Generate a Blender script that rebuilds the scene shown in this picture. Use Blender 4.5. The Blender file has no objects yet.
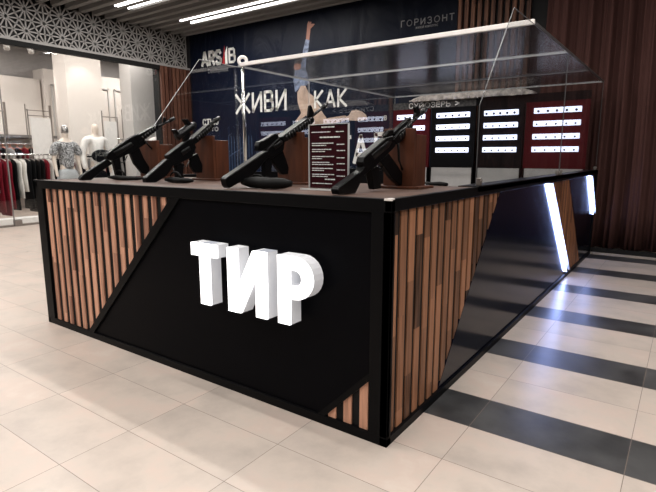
import bpy, bmesh, math, random
from mathutils import Vector, Matrix
random.seed(7)
sc = bpy.context.scene
COL = sc.collection
# ------------------------------------------------------------------ camera
CAM = Vector((0.9036, -1.685, 1.1815)); YAW, PITCH, FPX = -0.6182, -0.1755, 503.9
FW = Vector((math.sin(YAW)*math.cos(PITCH), math.cos(YAW)*math.cos(PITCH), math.sin(PITCH)))
RT = Vector((math.cos(YAW), -math.sin(YAW), 0)); UP = RT.cross(FW)
cd = bpy.data.cameras.new('camera'); cam = bpy.data.objects.new('camera', cd); COL.objects.link(cam)
cd.sensor_width = 36; cd.lens = 36*FPX/656; cd.clip_start = .05; cd.clip_end = 100
cam.matrix_world = Matrix(((RT.x, UP.x, -FW.x, CAM.x), (RT.y, UP.y, -FW.y, CAM.y), (RT.z, UP.z, -FW.z, CAM.z), (0, 0, 0, 1)))
sc.camera = cam
# ------------------------------------------------------------------ world, exposure
w = bpy.data.worlds.new('world'); sc.world = w; w.use_nodes = True
w.node_tree.nodes['Background'].inputs[0].default_value = (1, .95, .92, 1)
w.node_tree.nodes['Background'].inputs[1].default_value = .02
sc.view_settings.view_transform = 'Standard'; sc.view_settings.look = 'None'
sc.view_settings.gamma = 1; sc.view_settings.use_curve_mapping = False
sc.view_settings.exposure = 0.0
LAMP_W = 19.5          # watts per ceiling lamp
STORE_W = 52.0
LED_E = 32.0

def at(px, py, ax, v):
    """the point of the world plane axis=v seen at a pixel of the photograph (used to measure the photo)"""
    d = FW + RT*((px-328)/FPX) - UP*((py-246)/FPX)
    return CAM + d*((v-CAM[ax])/d[ax])

# ------------------------------------------------------------------ materials
def nodes(name):
    m = bpy.data.materials.new(name); m.use_nodes = True
    nt = m.node_tree; return m, nt, nt.nodes['Principled BSDF']
def N(nt, t, **kw):
    n = nt.nodes.new(t)
    for k, v in kw.items(): setattr(n, k, v)
    return n
def mth(nt, op, a, b=None, c=None):
    n = N(nt, 'ShaderNodeMath', operation=op)
    for i, q in enumerate((a, b, c)):
        if q is None: continue
        if isinstance(q, (int, float)): n.inputs[i].default_value = q
        else: nt.links.new(q, n.inputs[i])
    return n.outputs[0]
def plain(name, col, rough=.5, metal=0, emit=0, ecol=None, spec=.5, var=0.12, scale=12, bump=0, con=.5):
    m, nt, b = nodes(name)
    b.inputs['Roughness'].default_value = rough; b.inputs['Metallic'].default_value = metal
    b.inputs['Specular IOR Level'].default_value = spec
    tc = N(nt, 'ShaderNodeTexCoord'); nz = N(nt, 'ShaderNodeTexNoise'); nz.inputs['Scale'].default_value = scale
    nz.inputs['Detail'].default_value = 4
    nt.links.new(tc.outputs['Object'], nz.inputs['Vector'])
    mr = N(nt, 'ShaderNodeMapRange'); mr.inputs['To Min'].default_value = 1-var; mr.inputs['To Max'].default_value = 1+var; mr.inputs['From Min'].default_value = .5-con; mr.inputs['From Max'].default_value = .5+con
    nt.links.new(nz.outputs['Fac'], mr.inputs['Value'])
    mx = N(nt, 'ShaderNodeVectorMath', operation='SCALE'); mx.inputs[0].default_value = col[:3]
    nt.links.new(mr.outputs[0], mx.inputs['Scale']); nt.links.new(mx.outputs[0], b.inputs['Base Color'])
    if emit:
        b.inputs['Emission Color'].default_value = (*(ecol or col), 1); b.inputs['Emission Strength'].default_value = emit
    if bump:
        bp = N(nt, 'ShaderNodeBump'); bp.inputs['Strength'].default_value = bump; bp.inputs['Distance'].default_value = .02
        nt.links.new(nz.outputs['Fac'], bp.inputs['Height']); nt.links.new(bp.outputs[0], b.inputs['Normal'])
    return m
def wood(name, c1, c2, pitch, axis, seglen=.42, rough=.5, off=0.0):
    """slats glued up from short lengths: the tone changes from length to length, grain runs along z"""
    m, nt, b = nodes(name); b.inputs['Roughness'].default_value = rough; b.inputs['Specular IOR Level'].default_value = .3
    tc = N(nt, 'ShaderNodeTexCoord'); sp = N(nt, 'ShaderNodeSeparateXYZ'); nt.links.new(tc.outputs['Object'], sp.inputs[0])
    idx = mth(nt, 'FLOOR', mth(nt, 'DIVIDE', mth(nt, 'SUBTRACT', sp.outputs[axis], off), pitch))
    wn = N(nt, 'ShaderNodeTexWhiteNoise', noise_dimensions='1D'); nt.links.new(idx, wn.inputs['W'])
    seg = mth(nt, 'FLOOR', mth(nt, 'ADD', mth(nt, 'DIVIDE', sp.outputs[2], seglen), mth(nt, 'MULTIPLY', wn.outputs['Value'], 5)))
    cb = N(nt, 'ShaderNodeCombineXYZ'); nt.links.new(idx, cb.inputs[0]); nt.links.new(seg, cb.inputs[1])
    w2 = N(nt, 'ShaderNodeTexWhiteNoise', noise_dimensions='2D'); nt.links.new(cb.outputs[0], w2.inputs['Vector'])
    mp = N(nt, 'ShaderNodeMapping'); mp.inputs['Scale'].default_value = (60, 60, 3.5); nt.links.new(tc.outputs['Object'], mp.inputs[0])
    ad = N(nt, 'ShaderNodeVectorMath', operation='ADD'); nt.links.new(mp.outputs[0], ad.inputs[0])
    s9 = N(nt, 'ShaderNodeVectorMath', operation='SCALE'); s9.inputs['Scale'].default_value = 9; nt.links.new(w2.outputs['Color'], s9.inputs[0])
    nt.links.new(s9.outputs[0], ad.inputs[1])
    nz = N(nt, 'ShaderNodeTexNoise'); nz.inputs['Scale'].default_value = 1; nz.inputs['Detail'].default_value = 5; nt.links.new(ad.outputs[0], nz.inputs['Vector'])
    f = mth(nt, 'ADD', mth(nt, 'MULTIPLY', w2.outputs['Value'], .55), mth(nt, 'MULTIPLY', nz.outputs['Fac'], .6))
    cr = N(nt, 'ShaderNodeValToRGB'); cr.color_ramp.elements[0].color = (*c1, 1); cr.color_ramp.elements[1].color = (*c2, 1)
    cr.color_ramp.elements[0].position = .30; cr.color_ramp.elements[1].position = .80
    nt.links.new(f, cr.inputs[0]); nt.links.new(cr.outputs[0], b.inputs['Base Color'])
    return m
def grain(name, c1, c2, scale=(2, 30, 30), rough=.45):
    m, nt, b = nodes(name); b.inputs['Roughness'].default_value = rough
    tc = N(nt, 'ShaderNodeTexCoord'); mp = N(nt, 'ShaderNodeMapping'); mp.inputs['Scale'].default_value = scale
    nt.links.new(tc.outputs['Object'], mp.inputs[0])
    nz = N(nt, 'ShaderNodeTexNoise'); nz.inputs['Scale'].default_value = 1; nz.inputs['Detail'].default_value = 6; nt.links.new(mp.outputs[0], nz.inputs['Vector'])
    cr = N(nt, 'ShaderNodeValToRGB'); cr.color_ramp.elements[0].color = (*c1, 1); cr.color_ramp.elements[1].color = (*c2, 1)
    cr.color_ramp.elements[0].position = .3; cr.color_ramp.elements[1].position = .7
    nt.links.new(nz.outputs['Fac'], cr.inputs[0]); nt.links.new(cr.outputs[0], b.inputs['Base Color'])
    return m
def clear(name, tint, ior=1.45, dust=0.0, dustcol=(.5, .5, .5), rough=.02, refl=1.0):
    m, nt, b = nodes(name); nt.nodes.remove(b); out = nt.nodes['Material Output']
    tr = N(nt, 'ShaderNodeBsdfTransparent'); tr.inputs[0].default_value = (*tint, 1)
    gl = N(nt, 'ShaderNodeBsdfGlossy'); gl.inputs['Roughness'].default_value = rough; gl.inputs[0].default_value = (1, 1, 1, 1)
    fr = N(nt, 'ShaderNodeFresnel'); 
    ge = N(nt, 'ShaderNodeNewGeometry')          # same reflectance from both faces of a thin sheet
    nt.links.new(mth(nt, 'ADD', ior, mth(nt, 'MULTIPLY', ge.outputs['Backfacing'], 1/ior-ior)), fr.inputs[0])
    mx = N(nt, 'ShaderNodeMixShader'); nt.links.new(mth(nt, 'MULTIPLY', fr.outputs[0], refl), mx.inputs[0]); nt.links.new(tr.outputs[0], mx.inputs[1]); nt.links.new(gl.outputs[0], mx.inputs[2])
    last = mx
    if dust:
        df = N(nt, 'ShaderNodeBsdfDiffuse'); df.inputs[0].default_value = (*dustcol, 1)
        m2 = N(nt, 'ShaderNodeMixShader'); m2.inputs[0].default_value = dust
        nt.links.new(mx.outputs[0], m2.inputs[1]); nt.links.new(df.outputs[0], m2.inputs[2]); last = m2
    nt.links.new(last.outputs[0], out.inputs[0])
    return m
def floor_mat():
    m, nt, b = nodes('floor_tiles')
    tc = N(nt, 'ShaderNodeTexCoord'); sp = N(nt, 'ShaderNodeSeparateXYZ'); nt.links.new(tc.outputs['Object'], sp.inputs[0])
    u = mth(nt, 'DIVIDE', mth(nt, 'SUBTRACT', sp.outputs[0], .216), .6)
    v = mth(nt, 'DIVIDE', mth(nt, 'SUBTRACT', sp.outputs[1], .3625), .3)
    iu, iv = mth(nt, 'FLOOR', u), mth(nt, 'FLOOR', v)
    fu, fv = mth(nt, 'FRACT', u), mth(nt, 'FRACT', v)
    def near(fr, h): return mth(nt, 'GREATER_THAN', mth(nt, 'ABSOLUTE', mth(nt, 'SUBTRACT', fr, .5)), .5-h)
    grout = mth(nt, 'MAXIMUM', near(fu, .0022), near(fv, .0044))
    m3 = mth(nt, 'FLOORED_MODULO', iv, 3)
    stripe = mth(nt, 'LESS_THAN', m3, .5)
    stripe = mth(nt, 'MULTIPLY', stripe, mth(nt, 'GREATER_THAN', iv, -.5))
    stripe = mth(nt, 'MULTIPLY', stripe, mth(nt, 'GREATER_THAN', iu, -2.5))
    cb = N(nt, 'ShaderNodeCombineXYZ'); nt.links.new(iu, cb.inputs[0]); nt.links.new(iv, cb.inputs[1])
    wn = N(nt, 'ShaderNodeTexWhiteNoise', noise_dimensions='2D'); nt.links.new(cb.outputs[0], wn.inputs['Vector'])
    off = N(nt, 'ShaderNodeVectorMath', operation='SCALE'); off.inputs['Scale'].default_value = 20; nt.links.new(wn.outputs['Color'], off.inputs[0])
    ad = N(nt, 'ShaderNodeVectorMath', operation='ADD'); nt.links.new(tc.outputs['Object'], ad.inputs[0]); nt.links.new(off.outputs[0], ad.inputs[1])
    nz = N(nt, 'ShaderNodeTexNoise'); nz.inputs['Scale'].default_value = 3.2; nz.inputs['Detail'].default_value = 6; nz.inputs['Roughness'].default_value = .6
    nt.links.new(ad.outputs[0], nz.inputs['Vector'])
    cr = N(nt, 'ShaderNodeValToRGB'); e = cr.color_ramp.elements
    e[0].position = .30; e[0].color = (.40, .345, .305, 1); e[1].position = .70; e[1].color = (.555, .48, .42, 1)
    x = cr.color_ramp.elements.new(.5); x.color = (.495, .425, .372, 1)
    x = cr.color_ramp.elements.new(.58); x.color = (.52, .425, .37, 1)
    nt.links.new(nz.outputs['Fac'], cr.inputs[0])
    cd_ = N(nt, 'ShaderNodeValToRGB'); e = cd_.color_ramp.elements
    e[0].position = .35; e[0].color = (.026, .026, .027, 1); e[1].position = .66; e[1].color = (.075, .074, .074, 1)
    nt.links.new(nz.outputs['Fac'], cd_.inputs[0])
    def mix(f, a, bb):
        n = N(nt, 'ShaderNodeMix', data_type='RGBA'); nt.links.new(f, n.inputs[0])
        for s, q in ((6, a), (7, bb)):
            if isinstance(q, tuple): n.inputs[s].default_value = q
            else: nt.links.new(q, n.inputs[s])
        return n.outputs[2]
    c = mix(stripe, cr.outputs[0], cd_.outputs[0]); c = mix(grout, c, (.17, .135, .11, 1))
    nt.links.new(c, b.inputs['Base Color'])
    mr = N(nt, 'ShaderNodeMapRange'); mr.inputs['To Min'].default_value = .22; mr.inputs['To Max'].default_value = .42
    nt.links.new(nz.outputs['Fac'], mr.inputs['Value']); nt.links.new(mr.outputs[0], b.inputs['Roughness'])
    b.inputs['Specular IOR Level'].default_value = .5
    bp = N(nt, 'ShaderNodeBump'); bp.inputs['Strength'].default_value = .3; bp.inputs['Distance'].default_value = .002
    nt.links.new(mth(nt, 'SUBTRACT', 1.0, grout), bp.inputs['Height']); nt.links.new(bp.outputs[0], b.inputs['Normal'])
    return m
def banner_mat():
    m, nt, b = nodes('banner_print'); b.inputs['Roughness'].default_value = .45; b.inputs['Specular IOR Level'].default_value = .14
    tc = N(nt, 'ShaderNodeTexCoord'); sp = N(nt, 'ShaderNodeSeparateXYZ'); nt.links.new(tc.outputs['Object'], sp.inputs[0])
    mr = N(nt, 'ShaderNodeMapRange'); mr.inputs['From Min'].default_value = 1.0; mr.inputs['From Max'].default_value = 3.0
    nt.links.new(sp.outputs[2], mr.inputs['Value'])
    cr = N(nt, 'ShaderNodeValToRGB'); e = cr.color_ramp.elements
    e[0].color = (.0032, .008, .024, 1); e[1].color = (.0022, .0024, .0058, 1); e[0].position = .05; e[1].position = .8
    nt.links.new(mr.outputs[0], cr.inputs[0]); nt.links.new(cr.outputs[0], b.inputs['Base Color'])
    mp = N(nt, 'ShaderNodeMapping'); mp.inputs['Scale'].default_value = (.9, 1, .45); mp.inputs['Rotation'].default_value = (0, .6, 0)
    nt.links.new(tc.outputs['Object'], mp.inputs[0])
    nz = N(nt, 'ShaderNodeTexNoise'); nz.inputs['Scale'].default_value = 1.6; nz.inputs['Detail'].default_value = 3; nz.inputs['Distortion'].default_value = 1.2
    nt.links.new(mp.outputs[0], nz.inputs['Vector'])
    bp = N(nt, 'ShaderNodeBump'); bp.inputs['Strength'].default_value = .6; bp.inputs['Distance'].default_value = .12
    nt.links.new(nz.outputs['Fac'], bp.inputs['Height']); nt.links.new(bp.outputs[0], b.inputs['Normal'])
    return m
M = dict(
 floor=floor_mat(), banner=banner_mat(),
 black=plain('black_frame', (.003, .003, .0035), .42, spec=.08), blackwall=plain('dark_carcass', (.008, .008, .008), .7, spec=.2),
 gloss=plain('black_gloss_panel', (.003, .004, .010), .15, spec=.19, var=.05), frontgloss=plain('black_front_panel', (.003, .003, .004), .36, spec=.03, var=.05),
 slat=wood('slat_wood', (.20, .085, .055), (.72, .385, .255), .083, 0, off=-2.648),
 slatside=wood('slat_wood_shaded', (.025, .011, .006), (.36, .165, .088), .078, 1, off=.025),  # same wood painted darker for the weaker light on the right face
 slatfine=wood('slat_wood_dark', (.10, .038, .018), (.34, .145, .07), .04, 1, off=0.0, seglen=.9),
 wallslat=wood('wall_slat_wood', (.05, .018, .012), (.13, .056, .036), .1, 1, seglen=1.6),
 backslat=wood('back_slat_wood', (.07, .03, .02), (.24, .115, .072), .098, 0, seglen=1.2),
 top=grain('counter_top_laminate', (.026, .012, .008), (.105, .056, .038), (3, 26, 26), .5),
 stand=grain('stained_board', (.030, .008, .003), (.085, .025, .010), (26, 26, 3), .4),
 gun=plain('gun_black', (.0022, .0022, .0026), .33, spec=.13), gunmetal=plain('gun_metal', (.004, .004, .0045), .3, spec=.3), rubber=plain('black_rubber', (.003, .003, .003), .6, spec=.15),
 bright=plain('bright_metal', (.75, .75, .74), .25, metal=1), chrome=plain('chrome', (.8, .8, .8), .12, metal=1),
 whitebar=plain('white_tube', (.78, .74, .71), .4), edge=plain('polished_acrylic_edge', (.55, .56, .56), .25, spec=.8),  # edge: light caught by clear acrylic edges put into a pale grey
 dimedge=plain('dim_acrylic_edge', (.07, .07, .072), .3, spec=.5),  # darker copy of the acrylic edge, its dimness put into the colour
 acrylicleft=clear('clear_acrylic_reflective', (.93, .94, .94), ior=1.55, refl=1.25), acrylic=clear('clear_acrylic', (.93, .94, .94), ior=1.35, refl=.42), roofac=clear('smoky_acrylic', (.70, .70, .705), ior=1.3, refl=.30, dust=.014, dustcol=(.42, .40, .40), rough=.2), glass=clear('shop_glass', (.97, .98, .98)),
 white=plain('white_paint', (.72, .70, .68), .6), letter=plain('lit_letter_face', (.9, .9, .9), .4, emit=1.7, ecol=(1, 1, 1)), letterside=plain('lit_letter_side', (.62, .62, .64), .4, emit=.2, ecol=(.93, .95, 1)),
 led=plain('led_light', (1, 1, 1), .4, emit=LED_E, ecol=(.36, .47, 1)), lampface=plain('lamp_diffuser', (1, 1, 1), .4, emit=7, ecol=(1, .97, .94)),
 strip=plain('lit_target_strip', (.9, .9, .95), .5, emit=1.75, ecol=(.70, .76, 1)), target=plain('target_dot', (.02, .02, .03), .6),
 red=plain('red_board', (.075, .003, .006), .5, spec=.15), blackboard=plain('black_board', (.003, .003, .004), .5, spec=.12), skirt=plain('grey_white_board', (.50, .49, .48), .6),
 reflection=plain('painted_reflection', (.68, .63, .59), .35, bump=1.0, scale=14, var=.4, con=.2),  # pale tone stands for the bright band reflected in the roof
 text=plain('print_white', (.92, .91, .88), .6), textgrey=plain('print_grey', (.30, .30, .31), .6), redprint=plain('print_red', (.40, .015, .02), .6), cityprint=plain('print_city_blue', (.006, .015, .042), .5, spec=.15), dimprint=plain('print_faint', (.009, .010, .016), .5, spec=.15), cityline=plain('print_city_line', (.05, .08, .14), .5, spec=.15),
 denim=plain('print_denim', (.16, .20, .30), .6, var=.5, scale=16, con=.15), skin=plain('print_skin', (.36, .17, .12), .6), pants=plain('print_beige', (.52, .38, .30), .6, var=.3, scale=5, con=.2), shoe=plain('print_shoe', (.60, .46, .38), .6, var=.4, scale=14), hair=plain('print_hair', (.03, .017, .014), .6),
 menu=plain('menu_maroon', (.036, .004, .007), .6, spec=.1), curtain=plain('curtain_brown', (.068, .031, .027), .85, spec=.1, scale=3),
 ceil=plain('baffle_grey', (.165, .158, .15), .6), plenum=plain('dark_plenum', (.03, .03, .03), .9), lattice=plain('lattice_grey', (.31, .30, .29), .55),
 storewall=plain('store_wall', (.70, .645, .60), .7, var=.05), storedark=plain('dark_grey_strip', (.06, .058, .056), .6, var=.6, scale=30, con=.15), storegrey=plain('store_grey', (.36, .34, .33), .7), storeceil=plain('store_ceiling', (.30, .28, .27), .8), wallgrey=plain('store_pillar_grey', (.52, .50, .485), .7, var=.05),
 rackmetal=plain('rack_metal', (.30, .27, .25), .35, metal=.8), shelf=plain('shelf_grey', (.17, .16, .155), .6), wallback=plain('back_wall_dark', (.02, .019, .02), .8),
 clothred=plain('red_cloth', (.14, .006, .014), .9, spec=.15), clothwhite=plain('white_cloth', (.70, .67, .63), .9), clothblack=plain('black_cloth', (.005, .005, .0055), .9, spec=.1), clothgrey=plain('grey_cloth', (.30, .29, .285), .9), clothorange=plain('orange_hanger', (.55, .16, .08), .6), clothpink=plain('pink_card', (.75, .12, .3), .6),
 blouse=plain('patterned_blouse', (.27, .27, .275), .9, var=.85, scale=42, con=.12), jeans=plain('pale_jeans', (.44, .46, .475), .9, var=.2), shirt=plain('white_shirt', (.80, .77, .74), .85), mannequin=plain('mannequin_cream', (.70, .60, .52), .4), headmet=plain('mannequin_silver', (.45, .43, .42), .25, metal=.8, var=.5, scale=30), bag=plain('black_leather', (.003, .003, .0035), .6, spec=.08, var=.05),
)
# ------------------------------------------------------------------ object helpers
BASE = {}
def tag(o, label=None, cat=None, group=None, kind=None):
    if label: o['label'] = label
    if cat: o['category'] = cat
    if group: o['group'] = group
    if kind: o['kind'] = kind
    return o
def empty(name, loc, label=None, cat=None, group=None, kind=None):
    o = bpy.data.objects.new(name, None); COL.objects.link(o); o.location = loc; o.empty_display_size = .1
    BASE[o.name] = Vector(loc); return tag(o, label, cat, group, kind)
class MB:
    def __init__(s): s.bm = bmesh.new()
    def _join(s, bm2):
        me = bpy.data.meshes.new('tmp'); bm2.to_mesh(me); bm2.free(); s.bm.from_mesh(me); bpy.data.meshes.remove(me); return s
    def box(s, x0, x1, y0, y1, z0, z1, bev=0):
        b = bmesh.new(); bmesh.ops.create_cube(b, size=1)
        for v in b.verts: v.co = Vector((x0+(v.co.x+.5)*(x1-x0), y0+(v.co.y+.5)*(y1-y0), z0+(v.co.z+.5)*(z1-z0)))
        if bev: bmesh.ops.bevel(b, geom=b.edges[:], offset=bev, segments=2, affect='EDGES', profile=.5)
        return s._join(b)
    def prism(s, poly, ax, d0, d1, bev=0):
        """poly in the other two axes (in x,y,z order), extruded along axis ax from d0 to d1"""
        b = bmesh.new()
        def pt(p, d):
            q = list(p); q.insert(ax, d); return b.verts.new(q)
        A = [pt(p, d0) for p in poly]; B = [pt(p, d1) for p in poly]; n = len(poly)
        fs = [b.faces.new(A), b.faces.new(B[::-1])]
        for i in range(n): b.faces.new((A[i], A[(i+1) % n], B[(i+1) % n], B[i]))
        bmesh.ops.recalc_face_normals(b, faces=b.faces[:])
        if bev: bmesh.ops.bevel(b, geom=b.edges[:], offset=bev, segments=1, affect='EDGES', profile=.5)
        return s._join(b)
    def flat(s, poly, ax, d, ):
        vs = []
        for p in poly:
            q = list(p); q.insert(ax, d); vs.append(s.bm.verts.new(q))
        s.bm.faces.new(vs); return s
    def tube(s, pts, r, n=10, cap=True):
        b = bmesh.new(); pts = [Vector(p) for p in pts]; rings = []
        rr = r if isinstance(r, (list, tuple)) else [r]*len(pts)
        for i, p in enumerate(pts):
            t = (pts[min(i+1, len(pts)-1)]-pts[max(i-1, 0)]).normalized()
            a = Vector((0, 0, 1)) if abs(t.z) < .9 else Vector((1, 0, 0))
            u = t.cross(a).normalized(); v = t.cross(u)
            rings.append([b.verts.new(p+(u*math.cos(2*math.pi*k/n)+v*math.sin(2*math.pi*k/n))*rr[i]) for k in range(n)])
        for A, B in zip(rings, rings[1:]):
            for k in range(n): b.faces.new((A[k], A[(k+1) % n], B[(k+1) % n], B[k]))
        if cap: b.faces.new(rings[0]); b.faces.new(rings[-1][::-1])
        bmesh.ops.recalc_face_normals(b, faces=b.faces[:])
        return s._join(b)
    def bar(s, p, q, wd, th=None):
        """rectangular bar from p to q"""
        p, q = Vector(p), Vector(q); t = (q-p).normalized(); th = th or wd
        a = Vector((0, 0, 1)) if abs(t.z) < .9 else Vector((0, 1, 0))
        u = t.cross(a).normalized(); v = t.cross(u); b = bmesh.new()
        R = [[b.verts.new(e+u*i*wd/2+v*j*th/2) for i, j in ((-1, -1), (1, -1), (1, 1), (-1, 1))] for e in (p, q)]
        for k in range(4): b.faces.new((R[0][k], R[0][(k+1) % 4], R[1][(k+1) % 4], R[1][k]))
        b.faces.new(R[0]); b.faces.new(R[1][::-1]); bmesh.ops.recalc_face_normals(b, faces=b.faces[:])
        return s._join(b)
    def ball(s, c, rx, ry=None, rz=None, n=16):
        b = bmesh.new(); bmesh.ops.create_uvsphere(b, u_segments=n, v_segments=max(6, n//2), radius=1)
        for v in b.verts: v.co = Vector(c)+Vector((v.co.x*rx, v.co.y*(ry or rx), v.co.z*(rz or rx)))
        return s._join(b)
    def ring(s, c, axis, R, r, n=24, m=8):
        c = Vector(c); axis = Vector(axis).normalized(); a = Vector((0, 0, 1)) if abs(axis.z) < .9 else Vector((1, 0, 0))
        u = axis.cross(a).normalized(); v = axis.cross(u); b = bmesh.new(); G = []
        for i in range(n):
            d = u*math.cos(2*math.pi*i/n)+v*math.sin(2*math.pi*i/n)
            G.append([b.verts.new(c+d*(R+r*math.cos(2*math.pi*k/m))+axis*r*math.sin(2*math.pi*k/m)) for k in range(m)])
        for i in range(n):
            for k in range(m): b.faces.new((G[i][k], G[i][(k+1) % m], G[(i+1) % n][(k+1) % m], G[(i+1) % n][k]))
        bmesh.ops.recalc_face_normals(b, faces=b.faces[:])
        return s._join(b)
    def loft(s, rings, n=16):
        """rings: (cx, cy, cz, rx, ry) stacked"""
        b = bmesh.new(); R = []
        for cx, cy, cz, rx, ry in rings:
            R.append([b.verts.new((cx+rx*math.cos(2*math.pi*k/n), cy+ry*math.sin(2*math.pi*k/n), cz)) for k in range(n)])
        for A, B in zip(R, R[1:]):
            for k in range(n): b.faces.new((A[k], A[(k+1) % n], B[(k+1) % n], B[k]))
        b.faces.new(R[0][::-1]); b.faces.new(R[-1]); bmesh.ops.recalc_face_normals(b, faces=b.faces[:])
        return s._join(b)
    def build(s, name, mat, parent=None, smooth=False, loc=None):
        base = BASE[parent.name] if parent else Vector(loc or (0, 0, 0))
        bmesh.ops.translate(s.bm, verts=s.bm.verts[:], vec=-base)
        me = bpy.data.meshes.new(name); s.bm.to_mesh(me); s.bm.free(); me.materials.append(mat)
        if smooth:
            for p in me.polygons: p.use_smooth = True
        o = bpy.data.objects.new(name, me); COL.objects.link(o); BASE[o.name] = base
        if parent: o.parent = parent
        else: o.location = base
        return o
def struct(mb, name, mat, parent=None): return tag(mb.build(name, mat, parent), kind='structure')
def clip(poly, n, c):
    """keep the part of a 2-D polygon with n.p <= c"""
    out = []
    for i, p in enumerate(poly):
        q = poly[(i+1) % len(poly)]; a = n[0]*p[0]+n[1]*p[1]-c; b = n[0]*q[0]+n[1]*q[1]-c
        if a <= 0: out.append(p)
        if (a < 0 < b) or (b < 0 < a): t = a/(a-b); out.append((p[0]+t*(q[0]-p[0]), p[1]+t*(q[1]-p[1])))
    return out
def below(p, q):
    """half plane on the side of line p-q where the first coordinate is smaller"""
    d = (q[0]-p[0], q[1]-p[1]); n = (d[1], -d[0])
    if n[0] < 0: n = (-n[0], -n[1])
    return n, n[0]*p[0]+n[1]*p[1]
def neg(h): return (-h[0][0], -h[0][1]), -h[1]
# stroke letters in a box of height 1 : list of polylines, advance width
ST = {
 'Ж': ([[(0, 1), (.42, .5), (0, 0)], [(.46, 0), (.46, 1)], [(.92, 1), (.5, .5), (.92, 0)]], .92), 'И': ([[(0, 1), (0, 0)], [(0, .02), (.56, .98)], [(.56, 0), (.56, 1)]], .56),
 'В': ([[(0, 0), (0, 1), (.36, 1), (.46, .9), (.46, .62), (.36, .53), (.02, .53)], [(.36, .53), (.5, .42), (.5, .12), (.38, 0), (0, 0)]], .5), 'К': ([[(0, 0), (0, 1)], [(.54, 1), (.06, .48), (.56, 0)]], .56),
 'А': ([[(0, 0), (.31, 1), (.62, 0)], [(.12, .3), (.5, .3)]], .62), 'М': ([[(0, 0), (0, 1), (.37, .25), (.74, 1), (.74, 0)]], .74), 'Е': ([[(.46, 1), (0, 1), (0, 0), (.46, 0)], [(0, .52), (.4, .52)]], .46),
 'Ч': ([[(0, 1), (0, .5), (.1, .42), (.5, .42)], [(.52, 1), (.52, 0)]], .52), 'Т': ([[(0, 1), (.56, 1)], [(.28, 1), (.28, 0)]], .56), 'Л': ([[(0, 0), (.12, .1), (.2, 1), (.56, 1), (.56, 0)]], .56),
 'Г': ([[(0, 0), (0, 1), (.44, 1)]], .44), 'О': ([[(.5*(1+math.cos(a*math.pi/8))*.72, .5*(1+math.sin(a*math.pi/8))) for a in range(17)]], .72), 'Р': ([[(0, 0), (0, 1), (.36, 1), (.5, .9), (.5, .58), (.36, .48), (0, .48)]], .5),
 'З': ([[(0, .88), (.14, 1), (.36, 1), (.48, .88), (.48, .62), (.36, .53), (.2, .53)], [(.36, .53), (.52, .4), (.52, .14), (.38, 0), (.14, 0), (0, .12)]], .52), 'Н': ([[(0, 0), (0, 1)], [(.56, 0), (.56, 1)], [(0, .5), (.56, .5)]], .56),
 'R': ([[(0, 0), (0, 1), (.36, 1), (.5, .9), (.5, .58), (.36, .48), (0, .48)], [(.28, .48), (.54, 0)]], .54), 'S': ([[(.5, .82), (.4, 1), (.12, 1), (0, .85), (0, .68), (.12, .55), (.4, .45), (.52, .32), (.52, .15), (.4, 0), (.12, 0), (0, .18)]], .52),
 'Ь': ([[(0, 1), (0, 0), (.38, 0), (.5, .12), (.5, .42), (.38, .54), (0, .54)]], .5), 'Ю': ([[(0, 0), (0, 1)], [(0, .5), (.28, .5)], [(.28, .2), (.4, 0), (.62, 0), (.74, .2), (.74, .8), (.62, 1), (.4, 1), (.28, .8), (.28, .2)]], .74), 'С': ([[(.52, .8), (.42, 1), (.14, 1), (0, .82), (0, .18), (.14, 0), (.42, 0), (.52, .2)]], .52),
 'У': ([[(0, 1), (.3, .4)], [(.58, 1), (.2, 0), (.05, 0)]], .58), 'Й': ([[(0, .85), (0, 0)], [(0, .02), (.56, .83)], [(.56, 0), (.56, .85)], [(.18, 1), (.38, 1)]], .56), '>': ([[(0, .9), (.5, .5), (0, .1)]], .5), ' ': ([], .4),
}
def lettering(mb, word, x0, x1, z0, h, wt, y, th=.006, gap=.26, slope=0.0, mirror_y=-1):
    """flat letters standing on a wall facing -y; wt = stroke width as share of height; x0..x1 is the word's extent"""
    tot = sum(ST[c][1] for c in word)+gap*(len(word)-1); u = (x1-x0)/(tot+wt*0.8); cx = x0+wt*.4*u
    for c in word:
        pl, adv = ST[c]
        for line in pl:
            pts = [(cx+p[0]*u, z0+wt*h/2+p[1]*h*(1-wt)+slope*(cx+p[0]*u-x0)) for p in line]
            for p, q in zip(pts, pts[1:]):
                dx, dz = q[0]-p[0], q[1]-p[1]; L = math.hypot(dx, dz) or 1; hw = wt*h/2; ex = min(hw, .5*L)*.7
                dx, dz = dx/L, dz/L; k = hw*(u/h if abs(dz) > .85 else 1)
                k = hw
                a = (p[0]-dx*ex, p[1]-dz*ex); b = (q[0]+dx*ex, q[1]+dz*ex)
                mb.prism([(a[0]-dz*k, a[1]+dx*k), (b[0]-dz*k, b[1]+dx*k), (b[0]+dz*k, b[1]-dx*k), (a[0]+dz*k, a[1]-dx*k)], 1, y-th, y)
        cx += (adv+gap)*u
    return mb
def small_text(body, name, mat, parent, x0, x1, z0, y, h, slope=0):
    cu = bpy.data.curves.new(name, 'FONT'); cu.body = body; cu.extrude = .001; cu.size = h*1.3
    t = bpy.data.objects.new(name, cu); COL.objects.link(t); bpy.context.view_layer.update()
    me = bpy.data.meshes.new_from_object(t.evaluated_get(bpy.context.evaluated_depsgraph_get())); bpy.data.objects.remove(t)
    xs = [v.co.x for v in me.vertices] or [0, 1]; mn, mxx = min(xs), max(xs); k = (x1-x0)/max(mxx-mn, 1e-6); b = BASE[parent.name]
    for v in me.vertices:
        X = x0+(v.co.x-mn)*k; v.co = Vector((X, y-.002+v.co.z, z0+v.co.y+slope*(X-x0)))-b
    me.materials.clear(); me.materials.append(mat)
    o = bpy.data.objects.new(name, me); COL.objects.link(o); o.parent = parent; return o

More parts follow.
